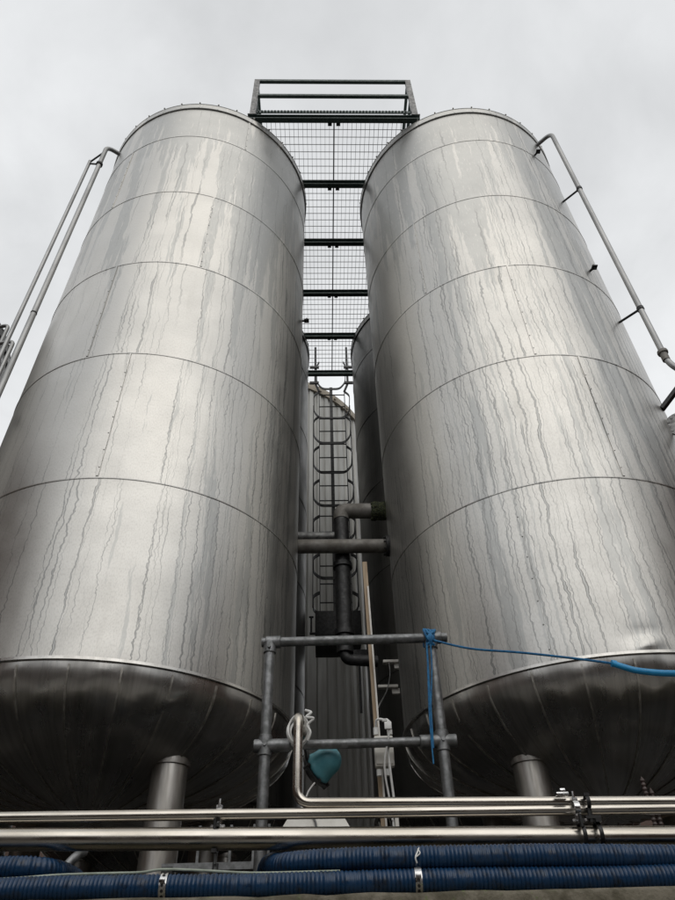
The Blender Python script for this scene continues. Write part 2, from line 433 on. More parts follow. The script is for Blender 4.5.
# ---------------------------------------------------------------- catwalk across the tank tops
HC=8.52
def catwalk():
    t=thing('catwalk','dark grey-green steel catwalk with see-through grating bridging the tank tops','catwalk',site(0,0,HC),SROT)
    ys=[(q+4.668)*1.0143-4.668 for q in (-1.13,-.30,.555,1.41,2.23,3.03)]; W=1.02
    for i,y in enumerate(ys):
        bm=NB(); hw=W+.03
        # I-section beam
        box(bm,(0,y,-.008),(2*hw,.062,.012)); box(bm,(0,y,-.092),(2*hw,.062,.010)); box(bm,(0,y,-.050),(2*hw,.010,.074))
        obj('cross_beam',bm,MT['green'],t)
    for i in range(5):
        y0,y1=ys[i]+.045,ys[i+1]-.045
        bm=NB(); nx=36
        for k in range(nx+1):
            x=-W+.02+(2*W-.04)*k/nx; box(bm,(x,(y0+y1)/2,-.028),(.0035 if k!=nx//2 else .016,y1-y0,.022))
        nc=8
        for k in range(nc+1): box(bm,(0,y0+(y1-y0)*(k+.0)/nc,-.026),(2*W-.04,.0055,.0085))
        obj('grating_panel',bm,MT['grating'],t,smooth=False)
        for x in (-.052,.052):
            bm=NB(); box(bm,(x,y0+.02,-.045),(.05,.045,.012)); cyl(bm,(x,y0+.02,-.06),(x,y0+.02,-.02),.012,8); obj('grating_clip',bm,MT['black'],t)
    for s in (-1,1):
        bm=NB(); beam(bm,(s*(W+.02),ys[0],-.06),(s*(W+.02),ys[-1],-.06),.02,.10); obj('side_channel',bm,MT['green'],t)
        for i,y in enumerate(ys[:-1] if s>0 else ys[:-1]):
            bm=NB(); box(bm,(s*(W-.015),y,.55),(.07,.045,1.12)); box(bm,(s*(W-.015),y,-.0),(.11,.08,.012))
            obj('rail_post',bm,MT['galv_dark'] if i==0 else MT['green'],t)
        for z in (1.09,.62,.2):
            bm=NB(); cyl(bm,(s*(W-.015),ys[0]+.03,z),(s*(W-.015),ys[-2],z),.021,12); obj('handrail',bm,MT['green'],t)
    for z,h in ((1.09,.05),(.62,.045)):
        bm=NB(); box(bm,(0,ys[0],z),(2*W-.10,.04,h)); obj('handrail',bm,MT['green'],t)
    bm=NB(); box(bm,(0,ys[0]+.03,.21),(2*W-.09,.012,.06))
    for k in range(46): cyl(bm,(-W+.08+k*.041,ys[0]+.02,.21),(-W+.08+k*.041,ys[0]+.01,.21),.012,6)
    obj('toe_board',bm,MT['green'],t)
    # knee braces under the front beam
    for s in (-1,1):
        bm=NB(); beam(bm,(s*(W-.03),ys[0]+.05,-.1),(s*(W-.11),ys[0]+.42,-.1),.04,.04); obj('support_strut',bm,MT['green'],t)
        bm=NB(); box(bm,(s*(W-.09),ys[0]+.10,-.2),(.05,.05,.18)); obj('support_foot',bm,MT['green'],t)
catwalk()

# ---------------------------------------------------------------- caged ladder
def ladder():
    t=thing('caged_ladder','black caged access ladder hanging between the rear tanks in front of the ribbed silo','ladder',(-.072,8.08,0),SROT)
    E=EYE; z0=4.10+E; z1=9.45+E
    for s in (-1,1):
        bm=NB(); box(bm,(s*.215,0,(z0+8.3+E)/2),(.012,.045,8.3+E-z0),); sweep(bm,fillet([(s*.215,0,8.3+E),(s*.28,0,8.5+E),(s*.28,0,z1)],.05),.02,10); obj('stile',bm,MT['black'],t)
    z=4.3
    while z<8.3:
        bm=NB(); cyl(bm,(-.21,0,z+E),(.21,0,z+E),.0095,8); obj('rung',bm,MT['black'],t); z+=.28
    hz=[4.45,5.05,5.70,6.37,7.05,7.71,8.30,9.05]
    for h in hz:
        w=.31 if h<8.5 else .26
        P=[(-.215,0),(-w,.09),(-w,.50),(-w+.10,.66),(w-.10,.66),(w,.50),(w,.09),(.215,0)]
        pts=fillet([(a,b_,h+E) for a,b_ in P],.07,4)
        bm=NB(); prev=None
        for i,p in enumerate(pts):
            T=(pts[min(i+1,len(pts)-1)]-pts[max(i-1,0)]).normalized(); nrm=Vector((T.y,-T.x,0))
            r=[bm.verts.new(p+nrm*a+Vector((0,0,c))) for a,c in ((-.006,-.024),(.006,-.024),(.006,.024),(-.006,.024))]
            if prev:
                for q in range(4): bm.faces.new((prev[q],prev[(q+1)%4],r[(q+1)%4],r[q]))
            prev=r
        obj('cage_hoop',bm,MT['black'],t,sharp=50)
    for (x,y,w,tp) in ((0,.668,.055,9.1),(-.318,.35,.012,8.3),(.318,.35,.012,8.3)):
        bm=NB(); box(bm,(x,y,(4.42+tp)/2+E),(w,.010 if w>.03 else .04,tp-4.42)); obj('cage_bar',bm,MT['black'],t)
    for z in (8.5,8.9):                       # stand-off brackets to the tanks
        for s in (-1,1):
            bm=NB(); box(bm,(s*.30,-.02,z+E),(.16,.03,.05)); obj('wall_bracket',bm,MT['black'],t)
    bm=NB(); box(bm,(.02,-.03,3.98+E),(.60,.03,.36),bev=.004)
    box(bm,(.02,.3,3.82+E),(.60,.62,.025)); 
    obj('guard_panel',bm,MT['black'],t)
    bm=NB(); cyl(bm,(-.33,-.03,3.85+E),(-.33,-.03,4.08+E),.012,8); cyl(bm,(-.36,-.03,4.08+E),(-.30,-.03,4.08+E),.014,8); cyl(bm,(-.35,-.03,3.85+E),(-.27,-.03,3.85+E),.018,8); obj('latch_lever',bm,MT['black'],t)
    bm=NB(); box(bm,(.24,-.03,3.55+E),(.30,.03,.14)); box(bm,(.30,-.05,3.52+E),(.14,.03,.04)); box(bm,(.27,.0,3.2+E),(.03,.03,.7)); obj('drop_bracket',bm,MT['black'],t)
ladder()

# ---------------------------------------------------------------- pipes in the gap
def gap_pipes():
    a=PY(291,546.5,4.73); b_=PY(392,546,4.77)
    t=thing('cross_pipe','brown-grey pipe running level between the two front tanks below the mossy elbow','pipe',a)
    bm=NB(); cyl(bm,(0,0,0),b_-a,.059,28); obj('pipe_run',bm,MT['pipe_rust'],t)
    d=(b_-a).normalized(); e=PY(387,546,4.766)-a
    bm=NB(); cyl(bm,e-d*.012,e+d*.02,.088,28)
    for k in range(8):
        q=e+Vector((0,math.cos(k*pi/4)*.073,math.sin(k*pi/4)*.073)); cyl(bm,q-d*.03,q+d*.03,.008,6)
    obj('flange',bm,MT['black'],t)
    a=PY(290,537,5.1); b_=PY(335,537,5.1)
    t=thing('branch_pipe','shorter dusty pipe just above and behind the level cross pipe','pipe',a)
    bm=NB(); cyl(bm,(0,0,0),b_-a,.045,24); obj('pipe_run',bm,MT['galv_dark'],t)
    bm=NB(); e=(b_-a); cyl(bm,e,e+Vector((.012,0,0)),.055,24); obj('end_collar',bm,MT['black'],t)
    a=PY(384,511,4.86); c=PY(341,511,4.86)
    t=thing('elbow_pipe','thick pipe leaving the right tank through a mossy fitting and turning straight down','pipe',a)
    c2=c-a; bm=NB()
    sweep(bm,fillet([(-.0,0,0),c2,(c2.x,c2.y,c2.z-.10)],.085,9),.068,28); obj('bent_pipe',bm,MT['pipe_rust'],t)
    bm=NB(); cyl(bm,(c2.x,c2.y,c2.z-1.32),(c2.x,c2.y,c2.z-.09),.0635,28); obj('shaded_riser',bm,MT['black'],t)  # unlit upright run, its shade painted as black
    bm=NB(); lathe(bm,[(0,0),(.07,0),(.08,.01),(.078,.05),(.083,.10),(.076,.14),(.07,.15),(0,.15)],40,mtx=align((-.115,0,0),(1,0,0)),fn=None)
    for v in bm.verts: v.co+=Vector((random.uniform(-1,1),random.uniform(-1,1),random.uniform(-1,1)))*.004
    for k in range(160):
        aa=random.uniform(0,2*pi); p=Vector((-.115+random.uniform(0,.15),math.cos(aa)*.078,math.sin(aa)*.078)); r0=bmesh.ops.create_icosphere(bm,subdivisions=1,radius=random.uniform(.004,.013)); bmesh.ops.translate(bm,vec=p,verts=r0['verts'])
    obj('mossy_fitting',bm,MT['moss'],t)
    p=Vector((c2.x,c2.y,c2.z-1.40))
    bm=NB(); p.z+=.13; sweep(bm,fillet([p,(p.x,p.y,p.z-.10),(p.x+.24,p.y+.05,p.z-.10)],.06,8),.042,20); obj('lower_bend',bm,MT['black'],t)
    for z in (-.55,-1.15):
        bm=NB(); lathe(bm,[(.062,z-.02),(.08,z-.02),(.08,z+.02),(.062,z+.02)],28,c2.x,c2.y,close=True); obj('pipe_collar',bm,MT['black'],t)
gap_pipes()

# ---------------------------------------------------------------- tube rail frame in front of the gap
def tube_frame():
    Y=2.95; r=.0235
    t=thing('tube_rail_frame','grey galvanised tube frame with two rails standing between the front tanks','railing',(0,Y,0))
    o=Vector((0,Y,0)); L=lambda px,py:PY(px,py,Y)-o
    ul=L(270,645); ur=L(430.5,640)
    for u,tp in ((ul,-.01),(ur,.0)):
        bm=NB(); cyl(bm,(u.x,0,0),(u.x,0,u.z+tp),r,20); lathe(bm,[(0,.012),(.06,.012),(.06,0),(0,0)],20,u.x,0); obj('upright',bm,MT['galv'],t)
    a,b_=L(262,640),L(447,640); zt=(a.z+b_.z)/2
    bm=NB(); cyl(bm,(a.x,0,zt),(b_.x,0,zt),r*.92,20); obj('rail',bm,MT['galv'],t)
    a,b_=L(254,743.5),L(457,743.5); zl=(a.z+b_.z)/2
    bm=NB(); cyl(bm,(a.x+.04,0,zl),(b_.x-.04,0,zl),r*.82,20); obj('rail',bm,MT['galv'],t)
    for x0,x1 in ((a.x,a.x+.155),(b_.x-.155,b_.x)):
        bm=NB(); xm=(x0+x1)/2+(-.012 if x0<0 else .012)
        cyl(bm,(x0,0,zl),(x1,0,zl),r*1.16,22,bev=.003); u=ul if x0<0 else ur
        cyl(bm,(u.x,-.0,zl-.042),(u.x,0,zl+.042),r*1.22,22,bev=.003); cyl(bm,(u.x,-.036,zl+.0),(u.x,-.02,zl),.008,8)
        obj('clamp_fitting',bm,MT['galv'],t)
    for u in (ul,ur):
        bm=NB(); cyl(bm,(u.x-.02,0,zt),(u.x+.05,0,zt),r*1.2,22,bev=.003); cyl(bm,(u.x,0,zt-.055),(u.x,0,zt),r*1.25,22,bev=.003); cyl(bm,(u.x,-.045,zt-.035),(u.x,-.02,zt-.035),.008,8)
        obj('clamp_fitting',bm,MT['galv'],t)
    return ul,ur,zt,zl
ul,ur,zt,zl=tube_frame()

# ---------------------------------------------------------------- batten, junction box, cable coil, teal lamp, hopper
def small_stuff():
    a=PY(364.5,563,3.12); b_=PY(377.5,740,3.12); d=(a-b_).normalized(); bot=b_-d*(b_.z/d.z)
    t=thing('timber_batten','thin tan batten leaning upright through the gap, behind the tube rails','batten',bot)
    bm=NB(); up=(1,0,0)
    beam(bm,(0,0,0),a-bot,.026,.024,(1,0,0)); obj('batten_strip',bm,MT['batten'],t)
    bm=NB(); beam(bm,Vector((.013,-.016,0))+d*.3,a-bot+Vector((.010,-.016,-.15)),.008,.008,(1,0,0)); obj('conduit',bm,MT['pale'],t)
    # junction box
    c=PY(384,752,3.03); t=thing('junction_box','small pale electrical box with looped cables hung on the lower tube rail','box',c)
    bm=NB(); box(bm,(0,0,0),(.082,.04,.125),bev=.006); box(bm,(0,-.022,-.03),(.072,.006,.05),bev=.002); obj('box_body',bm,MT['pale'],t)
    bm=NB()
    for x,y,za,zb in ((-.025,0,-.095,-.07),(.01,0,-.095,-.07),(-.03,-.005,.07,.10),(.03,-.005,.07,.09)):
        bm=NB(); cyl(bm,(x,y,za),(x,y,zb),.0115,12); obj('cable_gland',bm,MT['white'],t)
    bm=NB(); sweep(bm,crom([(-.03,-.005,.09),(-.025,-.03,.125),(.005,-.045,.12),(.02,-.09,.10),(.02,-.095,.05),(.015,-.07,0),(.018,-.05,-.08),(.03,-.02,-.25),(.03,-.01,-.45),(.03,0,-.9),(.03,0,-c.z+.05)],8),.0052,8)
    sweep(bm,crom([(.0,-.06,.11),(.028,-.10,.09),(.018,-.095,.03),(-.005,-.06,-.08),(.015,-.02,-.25),(.02,-.01,-.5),(.02,0,-c.z+.05)],8),.0042,8); obj('cable',bm,MT['white'],t)
    bm=NB(); lathe(bm,[(.03,-.012),(.034,-.012),(.034,.012),(.03,.012)],18,mtx=align((.018,-.085,.0),(1,0,0)),close=True) if False else box(bm,(.018,-.108,.075),(.03,.008,.03),bev=.002)
    obj('clip',bm,MT['white'],t)
    bm=NB(); sweep(bm,[(.033,-.02,-.2),(.033,-.02,-c.z+.05)],.0085,10); obj('conduit',bm,MT['pale'],t)
    # coil
    c=PY(298.5,731,2.915); t=thing('cable_coil','coil of white cable hung over the lower tube rail behind the bent steel riser','cable',c)
    for k in range(5):
        bm=NB(); pts=[]; r1=.040+random.uniform(-.005,.005); r2=.055+random.uniform(-.006,.006); oy=-.02+k*.009; ox=random.uniform(-.006,.006)
        for i in range(33):
            a=2*pi*i/32; pts.append(Vector((ox+r1*math.cos(a),oy+.005*math.sin(3*a+k),r2*math.sin(a)-.006*k*.5)))
        sweep(bm,pts,.0042,8,cap=False); obj('loop',bm,MT['white'],t)
    bm=NB(); sweep(bm,crom([(.03,-.03,.075),(.055,-.045,.06),(.035,-.05,.04),(.065,-.045,.035),(.04,-.04,.01),(.052,-.04,-.02),(.04,-.035,-.05)],8),.0055,8); obj('knot',bm,MT['white'],t)
    # teal lamp housing, mouth tilted down-left
    c=PY(322,764,3.02); t=thing('teal_lamp','teal bell-shaped lamp housing hanging tilted beneath the lower tube rail','lamp',c)
    Mx=align((.055,0,.035),(-.72,.38,-.42))
    bm=NB(); lathe(bm,[(0,-.020)]+[(.058*math.sin(q*pi/20),.038-.058*math.cos(q*pi/20)) for q in range(1,11)]+[(.0605,.06),(.063,.08),(.066,.084),(.066,.096),(.062,.10),(0,.095)],32,mtx=Mx)
    obj('housing',bm,MT['teal'],t,sharp=50)
    bm=NB(); lathe(bm,[(.066,.10),(.078,.102),(.078,.112),(.06,.114),(0,.108)],32,mtx=Mx)
    for i in range(6):
        a=2*pi*i/6; M2=Mx@Matrix.Rotation(a,4,'Z'); cyl(bm,M2@Vector((.074,0,.09)),M2@Vector((.074,0,.122)),.007,8)
    obj('mounting_ring',bm,MT['black'],t)
    bm=NB(); cyl(bm,Mx@Vector((0,.0,.112)),Mx@Vector((0,0,.135)),.04,20); cyl(bm,(-.05,0,-.03),(-.075,0,.10),.009,8); obj('bracket',bm,MT['black'],t)
    bm=NB(); sweep(bm,crom([(-.085,0,.03),(-.088,-.01,-.08),(-.08,-.02,-.2),(-.08,-.02,-.6)],6),.0045,8); sweep(bm,crom([(-.03,-.01,-.075),(-.06,-.02,-.12),(-.072,-.02,-.2),(-.074,-.02,-.6)],6),.0035,8); obj('cable',bm,MT['white'],t)
    # hopper
    c=PY(317,827,3.05); t=thing('tapered_cover','pale tapered cover crossed by a dark cable behind the front pipes','cover',(c.x,c.y,0))
    bm=NB(); z=c.z-.02
    r0=bmesh.ops.create_cone(bm,segments=4,radius1=.135*1.414,radius2=.088*1.414,depth=.085,cap_ends=True)
    bmesh.ops.transform(bm,matrix=Matrix.Translation((0,.0,z+.03))@Matrix.Rotation(pi/4,4,'Z'),verts=r0['verts']); bmesh.ops.bevel(bm,geom=list(bm.edges),offset=.006,segments=2,affect='EDGES')
    obj('cover_shell',bm,MT['pale'],t)
    bm=NB(); cyl(bm,(0,0,0),(0,0,z-.012),.04,16); obj('post',bm,MT['black'],t)
    bm=NB(); sweep(bm,crom([(-.03,-.085,z+.09),(-.022,-.104,z+.055),(-.005,-.125,z+.02),(.003,-.137,z-.03),(.003,-.137,z-.3)],6),.004,8); obj('cable',bm,MT['galv_dark'],t)
small_stuff()

# ---------------------------------------------------------------- bracket plates on the rear right tank
for i,(px,py,w) in enumerate(((391,662,.10),(388,687,.12))):
    p=PY(px,py,5.2)
    bm=NB(); box(bm,(0,0,0),(w*1.3,.05,.022),bev=.003); box(bm,(w*.5,.02,-.03),(w*.5,.03,.04))
    o=obj('bracket_plate',bm,MT['pale']); o.location=p
    tag(o,('upper' if i==0 else 'lower')+' of two short pale plates sticking out in the dark gap','bracket','pale plates in the gap')
bm=NB(); p=PY(389,662,5.15); sweep(bm,crom([p,PY(390,675,5.1),PY(387,690,5.05),PY(381,702,4.6),PY(377,709,3.2)],8),.005,8)
tag(obj('hanging_cable',bm,MT['galv_dark']),'thin dangling cable from the pale plates to the tan batten','cable')

# ---------------------------------------------------------------- outside downpipes
def left_pipes():
    E=EYE
    t=thing('rise_pipe','thicker dull steel pipe hooking onto the top of the front left tank','pipe',(-2.71,3.74,0))
    q=Vector((-1.592+2.71,4.596-3.74,0)).normalized()
    bm=NB(); sweep(bm,fillet([(0,0,.3),(0,0,8.22+E),q*.25+Vector((0,0,8.22+E))],.10,9),.026,22); obj('pipe_run',bm,MT['downpipe'],t)
    for z,hh,r in ((7.77,.015,.038),(3.75,.025,.05),(4.96,.008,.0285)):
        bm=NB(); lathe(bm,[(.0255,z-hh+E),(r,z-hh+E),(r,z+hh+E),(.0255,z+hh+E)],20,close=True); obj('flange',bm,MT['black'],t)
    for z in (3.2,):
        bm=NB(); cyl(bm,(0,0,z+E),q*.2+Vector((0,0,z+E)),.012,10); obj('stand_off',bm,MT['black'],t)
    t=thing('vent_pipe','thinner of the two steel pipes beside the left tank, strapped to the thicker one','pipe',(-2.875,3.79,0))
    bm=NB(); cyl(bm,(0,0,.3),(0,0,7.96+E),.019,18); obj('pipe_run',bm,MT['downpipe'],t)
    bm=NB(); cyl(bm,(0,0,7.93+E),(.16,-.05,8.08+E),.011,10); cyl(bm,(0,0,7.90+E),(.165,-.05,7.77+E),.011,10); obj('tie_bar',bm,MT['black'],t)
left_pipes()
def right_pipe():
    E=EYE
    t=thing('down_pipe','slim steel downpipe standing off the right side of the front right tank','pipe',(2.69,3.70,0))
    q=Vector((1.665-2.69,4.74-3.70,0)).normalized()
    bm=NB(); sweep(bm,fillet([q*.24+Vector((0,0,8.17+E)),(0,0,8.17+E),(0,0,4.02+E),(.10,-.02,3.86+E),(.45,-.02,3.6+E)],.10,9),.0245,22); obj('pipe_run',bm,MT['downpipe'],t)
    bm=NB(); lathe(bm,[(.0243,4.14+E),(.040,4.14+E),(.043,4.155+E),(.040,4.17+E),(.0243,4.17+E)],20,close=True); lathe(bm,[(.0243,4.06+E),(.030,4.06+E),(.030,4.14+E),(.0243,4.14+E)],20,close=True)
    obj('coupling',bm,MT['pipe_rust'],t)
    for px,py in ((579,189),(636,309)):
        z=PY(px,py,3.70).z
        bm=NB(); cyl(bm,(0,0,z),q*.22+Vector((0,0,z)),.011,10); lathe(bm,[(.0243,z-.018),(.030,z-.018),(.030,z+.018),(.0243,z+.018)],18,close=True); obj('stand_off',bm,MT['black'],t)
    a=PY(662,409,3.9); b_=PY(690,372,3.75)
    t=thing('perforated_arm','dark support arm with a drilled plate at the right edge under the downpipe','bracket',a)
    bm=NB(); beam(bm,(0,0,0),b_-a,.05,.03); obj('arm',bm,MT['black'],t)
    bm=NB(); 
    c=PY(684,424,3.85)-a
    lathe(bm,[(.055,-.008),(.13,-.008),(.13,.008),(.055,.008)],32,mtx=align(c,(-.35,-1,.1)),close=True)
    Mx=align(c,(-.35,-1,.1))
    for k in range(14):
        aa=2*pi*k/14; cyl(bm,Mx@Vector((.108*math.cos(aa),.108*math.sin(aa),-.012)),Mx@Vector((.108*math.cos(aa),.108*math.sin(aa),.012)),.010,8)
    obj('drilled_plate',bm,MT['galv_dark'],t)
right_pipe()
def hand_rails():
    a=PY(14,341,4.15); t=thing('hand_rail','pair of bent grey tube handrails at the left edge','handrail',a)
    bm=NB(); sweep(bm,fillet([(0,0,-1.2),(0,0,0),(-.55,.1,0)],.06),.019,12); obj('rail_loop',bm,MT['downpipe'],t)
    b_=PY(9,325,4.35)-a
    bm=NB(); sweep(bm,fillet([b_+Vector((0,0,-1.2)),b_,b_+Vector((-.5,.1,0))],.06),.019,12); obj('rail_loop',bm,MT['downpipe'],t)
    bm=NB(); 
    for z in (-.35,-.75): cyl(bm,(0,0,z),(b_.x,b_.y,b_.z+z),.012,8); cyl(bm,(b_.x,b_.y,z),(b_.x-.25,b_.y+.3,z),.012,8)
    obj('rail_bracket',bm,MT['downpipe'],t)
hand_rails()

# ---------------------------------------------------------------- front pipes, clamps, hoses, wall
def line(pl,pr,Y,ext=.45):
    a=PY(0,pl,Y-.04); b_=PY(675,pr,Y+.04); d=b_-a; return a-d*ext,b_+d*ext
YP=2.70
lo=line(839.5,837,YP); up=line(817.5,808.5,YP)
o=tag(obj('steel_pipe',cyl(NB(),lo[0],lo[1],.0365,40),MT['ss']),'thickest shiny stainless pipe, lowest of the three crossing in front of the tanks','pipe','stainless pipes in front')
o=tag(obj('steel_pipe',cyl(NB(),up[0],up[1],.0185,32),MT['ss']),'slim straight stainless pipe crossing the whole width above the thickest one','pipe','stainless pipes in front')
bm=NB(); a=PY(298.5,712,YP); c=PY(298.5,803,YP); e=PY(675,801.5,YP+.04); e2=e+(e-c)*.5
c=Vector((a.x,YP,c.z))
sweep(bm,fillet([(a.x,YP+.30,a.z-.008),(a.x,YP,a.z-.008),c,e2],.052,10),.0185,28)
for x in (.08,.62): 
    p=c.lerp(e2,x)
    d=(e2-c).normalized(); cyl(bm,p-d*.002,p+d*.002,.0192,28)
tag(obj('riser_pipe',bm,MT['ss']),'bent stainless pipe running from the right and turning up before the tube frame','pipe','stainless pipes in front')

def pipe_clamp(px,label,extra=False):
    pu=PY(px,812,YP); pl=PY(px,838,YP)
    zu=up[0].lerp(up[1],(pu.x-up[0].x)/(up[1].x-up[0].x)).z; zl_=lo[0].lerp(lo[1],(pl.x-lo[0].x)/(lo[1].x-lo[0].x)).z
    t=thing('pipe_clamp',label,'pipe clamp',(pu.x,YP,0),0,'clamps holding the front pipes')
    bm=NB()
    lathe(bm,[(.0188,-.010),(.023,-.010),(.023,.010),(.0188,.010)],24,mtx=align((0,0,zu),(1,0,0)),close=True); box(bm,(0,-.0,zu+.028),(.02,.014,.012)); box(bm,(0,0,zu-.028),(.02,.014,.012)); obj('upper_ring',bm,MT['steelband'],t)
    bm=NB(); cyl(bm,(0,0,zu+.02),(0,0,zu+.055),.005,8); obj('top_stud',bm,MT['steelband'],t); bm=NB(); cyl(bm,(0,0,zl_+.036),(0,0,zu-.02),.0075,8); box(bm,(0,0,(zl_+zu)/2+.003),(.05,.02,.008)); cyl(bm,(0,-.0,zl_+.05),(0,0,zl_+.062),.013,6); obj('threaded_rod',bm,MT['steelband'],t)
    bm=NB(); lathe(bm,[(.0367,-.007),(.0400,-.007),(.0400,.007),(.0367,.007)],30,mtx=align((0,0,zl_),(1,0,0)),close=True); box(bm,(0,-.03,zl_+.04),(.018,.02,.012)); box(bm,(0,-.03,zl_-.04),(.018,.02,.012)); cyl(bm,(-.004,-.036,zl_+.02),(-.004,-.036,zl_+.06),.007,6); obj('lower_ring',bm,MT['black'],t)
    bm=NB(); cyl(bm,(0,.0,zl_-.075),(0,0,zl_-.036),.006,8); cyl(bm,(0,.02,0.0+1.9),(0,.02,zl_-.07),.011,10); obj('stand',bm,MT['galv'],t)
    if extra:
        bm=NB(); lathe(bm,[(.0367,-.007),(.0400,-.007),(.0400,.007),(.0367,.007)],30,mtx=align((.058,0,zl_),(1,0,0)),close=True); box(bm,(.058,-.03,zl_+.04),(.02,.02,.012)); obj('lower_ring',bm,MT['black'],t)
        bm=NB(); lathe(bm,[(.0188,-.007),(.022,-.007),(.022,.007),(.0188,.007)],24,mtx=align((.045,-.0,zu+.018),(1,0,0)),close=True); box(bm,(.045,-.006,zu+.042),(.02,.014,.010)); cyl(bm,(.045,0,zl_+.04),(.045,0,zu),.009,8); box(bm,(.052,0,(zl_+zu)/2+.012),(.055,.02,.01)); obj('upper_ring',bm,MT['black'],t)
pipe_clamp(219,'blue-black clamp joining the steel pipes just right of the left tank leg')
pipe_clamp(577,'doubled clamp joining the steel pipes near the right tank leg',True)
bm=NB(); p=PY(563,800,YP-.01); box(bm,(0,0,.006),(.045,.03,.012),bev=.002); box(bm,(.004,0,.018),(.02,.022,.014),bev=.002); o=obj('pipe_clip',bm,MT['steelband']); o.location=p+Vector((0,0,.012))
tag(o,'small bolted clip sitting on the riser pipe just left of the doubled clamp','clip')

# chain-like level gauges at the right
def gauge(px0,py0,label):
    a=PY(px0,py0,3.0); t=thing('sample_coil',label,'coil',(a.x,3.0,0),0,'knobbly stems under the right tank')
    bm=NB(); z=1.75; L=a.z-z
    k=int(L/.016)
    lathe(bm,[(0,z)]+[((.0105 if i%2 else .0075),z+i*.008) for i in range(1,2*k)]+[(0,a.z)],12); obj('beaded_stem',bm,MT['redcap'],t)
    bm=NB(); lathe(bm,[(0,2.02),(.018,2.02),(.014,2.09),(.012,2.10),(0,2.10)],12,-.02,-.03); obj('white_cap',bm,MT['white'],t)
    bm=NB()
    for i in range(5): lathe(bm,[(.02,1.86+i*.022),(.027,1.863+i*.022),(.02,1.866+i*.022)],14,0,-.03)
    obj('red_coil',bm,MT['redcap'],t)
gauge(641,776,'taller of two knobbly stems behind the pipes under the right tank')
gauge(650,787,'shorter of two knobbly stems behind the pipes under the right tank')

# wall
WT=.322+EYE
def wall():
    bm=NB(); nx=260; x0,x1=-9,9
    prof=[]
    rows=[]
    rr=random.Random(3)
    import mathutils
    for i in range(nx+1):
        x=x0+(x1-x0)*i/nx; yy=2.43+x*.03
        e=mathutils.noise.noise(Vector((x*9,0,0)))*.006+mathutils.noise.noise(Vector((x*31,5,0)))*.004
        z=WT-.006+e
        col=[(yy+.012,0),(yy,.6),(yy+.002,1.2),(yy,z-.05),(yy+.003+e*.4,z-.012),(yy+.014,z),(yy+.1,WT-.004),(yy+.34,WT-.004),(yy+.35,WT-.02),(yy+.35,0)]
        rows.append([bm.verts.new((x,a,b_)) for a,b_ in col])
    for A,B in zip(rows,rows[1:]):
        for k in range(len(A)-1): bm.faces.new((A[k],A[k+1],B[k+1],B[k]))
    bm.faces.new(rows[0]); bm.faces.new(rows[-1][::-1])
    tag(obj('retaining_wall',bm,MT['concrete'],sharp=60),'mossy rough concrete wall top along the bottom edge, carrying the blue hoses','wall')
wall()

# hoses
RH=.037
def hose(name,pts,label,mat,r=RH,pitch=.0135):
    bm=NB(); ribbed(bm,crom(pts,10),r,pitch); return tag(obj(name,bm,mat,sharp=80),label,'hose','blue ribbed hoses on the wall')
zl0=WT+RH-.002
h=[]
for x in (-3.2,-2.2,-1.6,-1.3,-1.0,-.7,-.4,0,.4,.8,1.2,1.6,2.3,3.2):
    h.append(Vector((x,2.55+x*.03+.008*math.sin(x*3.1),zl0+.003*math.sin(x*5))))
ho=hose('ribbed_hose',h,'long blue ribbed hose lying along the whole wall top, lowest hose',MT['hose'])
def strap(parent,x,w=.022):
    y=2.55+x*.03+.008*math.sin(x*3.1)
    bm=NB(); lathe(bm,[(RH+.001,-w/2),(RH+.0035,-w/2),(RH+.0035,w/2),(RH+.001,w/2)],36,mtx=align((x,y,zl0+.003*math.sin(x*5)),(1,.03,0)),close=True)
    box(bm,(x,y-RH-.006,zl0+.012),(.018,.012,.012),bev=.001); obj('hose_strap',bm,MT['steelband'],parent)
    bm=NB()
    for k in range(16):
        a=2*pi*k/16; c=Vector((x,y+math.cos(a)*(RH+.0035),zl0+math.sin(a)*(RH+.0035))); n=Vector((0,math.cos(a),math.sin(a))); cyl(bm,c-n*.001,c+n*.0008,.005,10)
    q=obj('strap_holes',bm,MT['black'],parent); 
xs=PY(165,881,2.52).x; strap(ho,xs); xs2=PY(418.5,877,2.52).x; strap(ho,xs2)
h=[PY(262,881,3.2)+Vector((0,0,-.25)),PY(266,874,2.9),PY(284,865,2.66),PY(330,860.5,2.60),PY(400,858.5,2.585),PY(480,857,2.585),PY(560,856,2.59),PY(675,857,2.60),PY(760,858,2.61),PY(960,858,2.63)]
hose('ribbed_hose',h,'shorter blue ribbed hose coming from behind to rest on the lower one',MT['hose'])
h=[PY(-300,868,2.60),PY(-120,868,2.59),PY(0,868.5,2.60),PY(30,868.5,2.61),PY(50,871,2.66),PY(66,876,2.78),PY(80,880,3.0)+Vector((0,0,-.03)),PY(90,885,3.3)+Vector((0,0,-.2))]
hose('ribbed_hose',h,'short end of blue ribbed hose dipping behind the lower one at the far left',MT['hose'])
bm=NB(); sweep(bm,crom([PY(-120,882,2.50),PY(0,879,2.525),PY(60,875,2.545),PY(105,873.5,2.55),PY(140,872.5,2.55),PY(163,869.5,2.55),PY(200,870.5,2.55),PY(250,873,2.55),PY(300,872.2,2.55),PY(340,871,2.57)],8),.0042,8)
tag(obj('pale_cord',bm,MT['cord']),'thin pale green cord lying along the top of the lower blue hose','cord')
bm=NB(); sweep(bm,crom([PY(419,848,2.56),PY(417,853,2.545),PY(415.5,858,2.54),PY(417,863,2.545)],6),.0028,6); sweep(bm,crom([PY(417.5,849,2.555),PY(420,853,2.545),PY(416,857,2.54)],6),.002,6)
tag(obj('cord_scrap',bm,MT['white']),'frayed scrap of white string stuck to the upper blue hose above the strap','string')
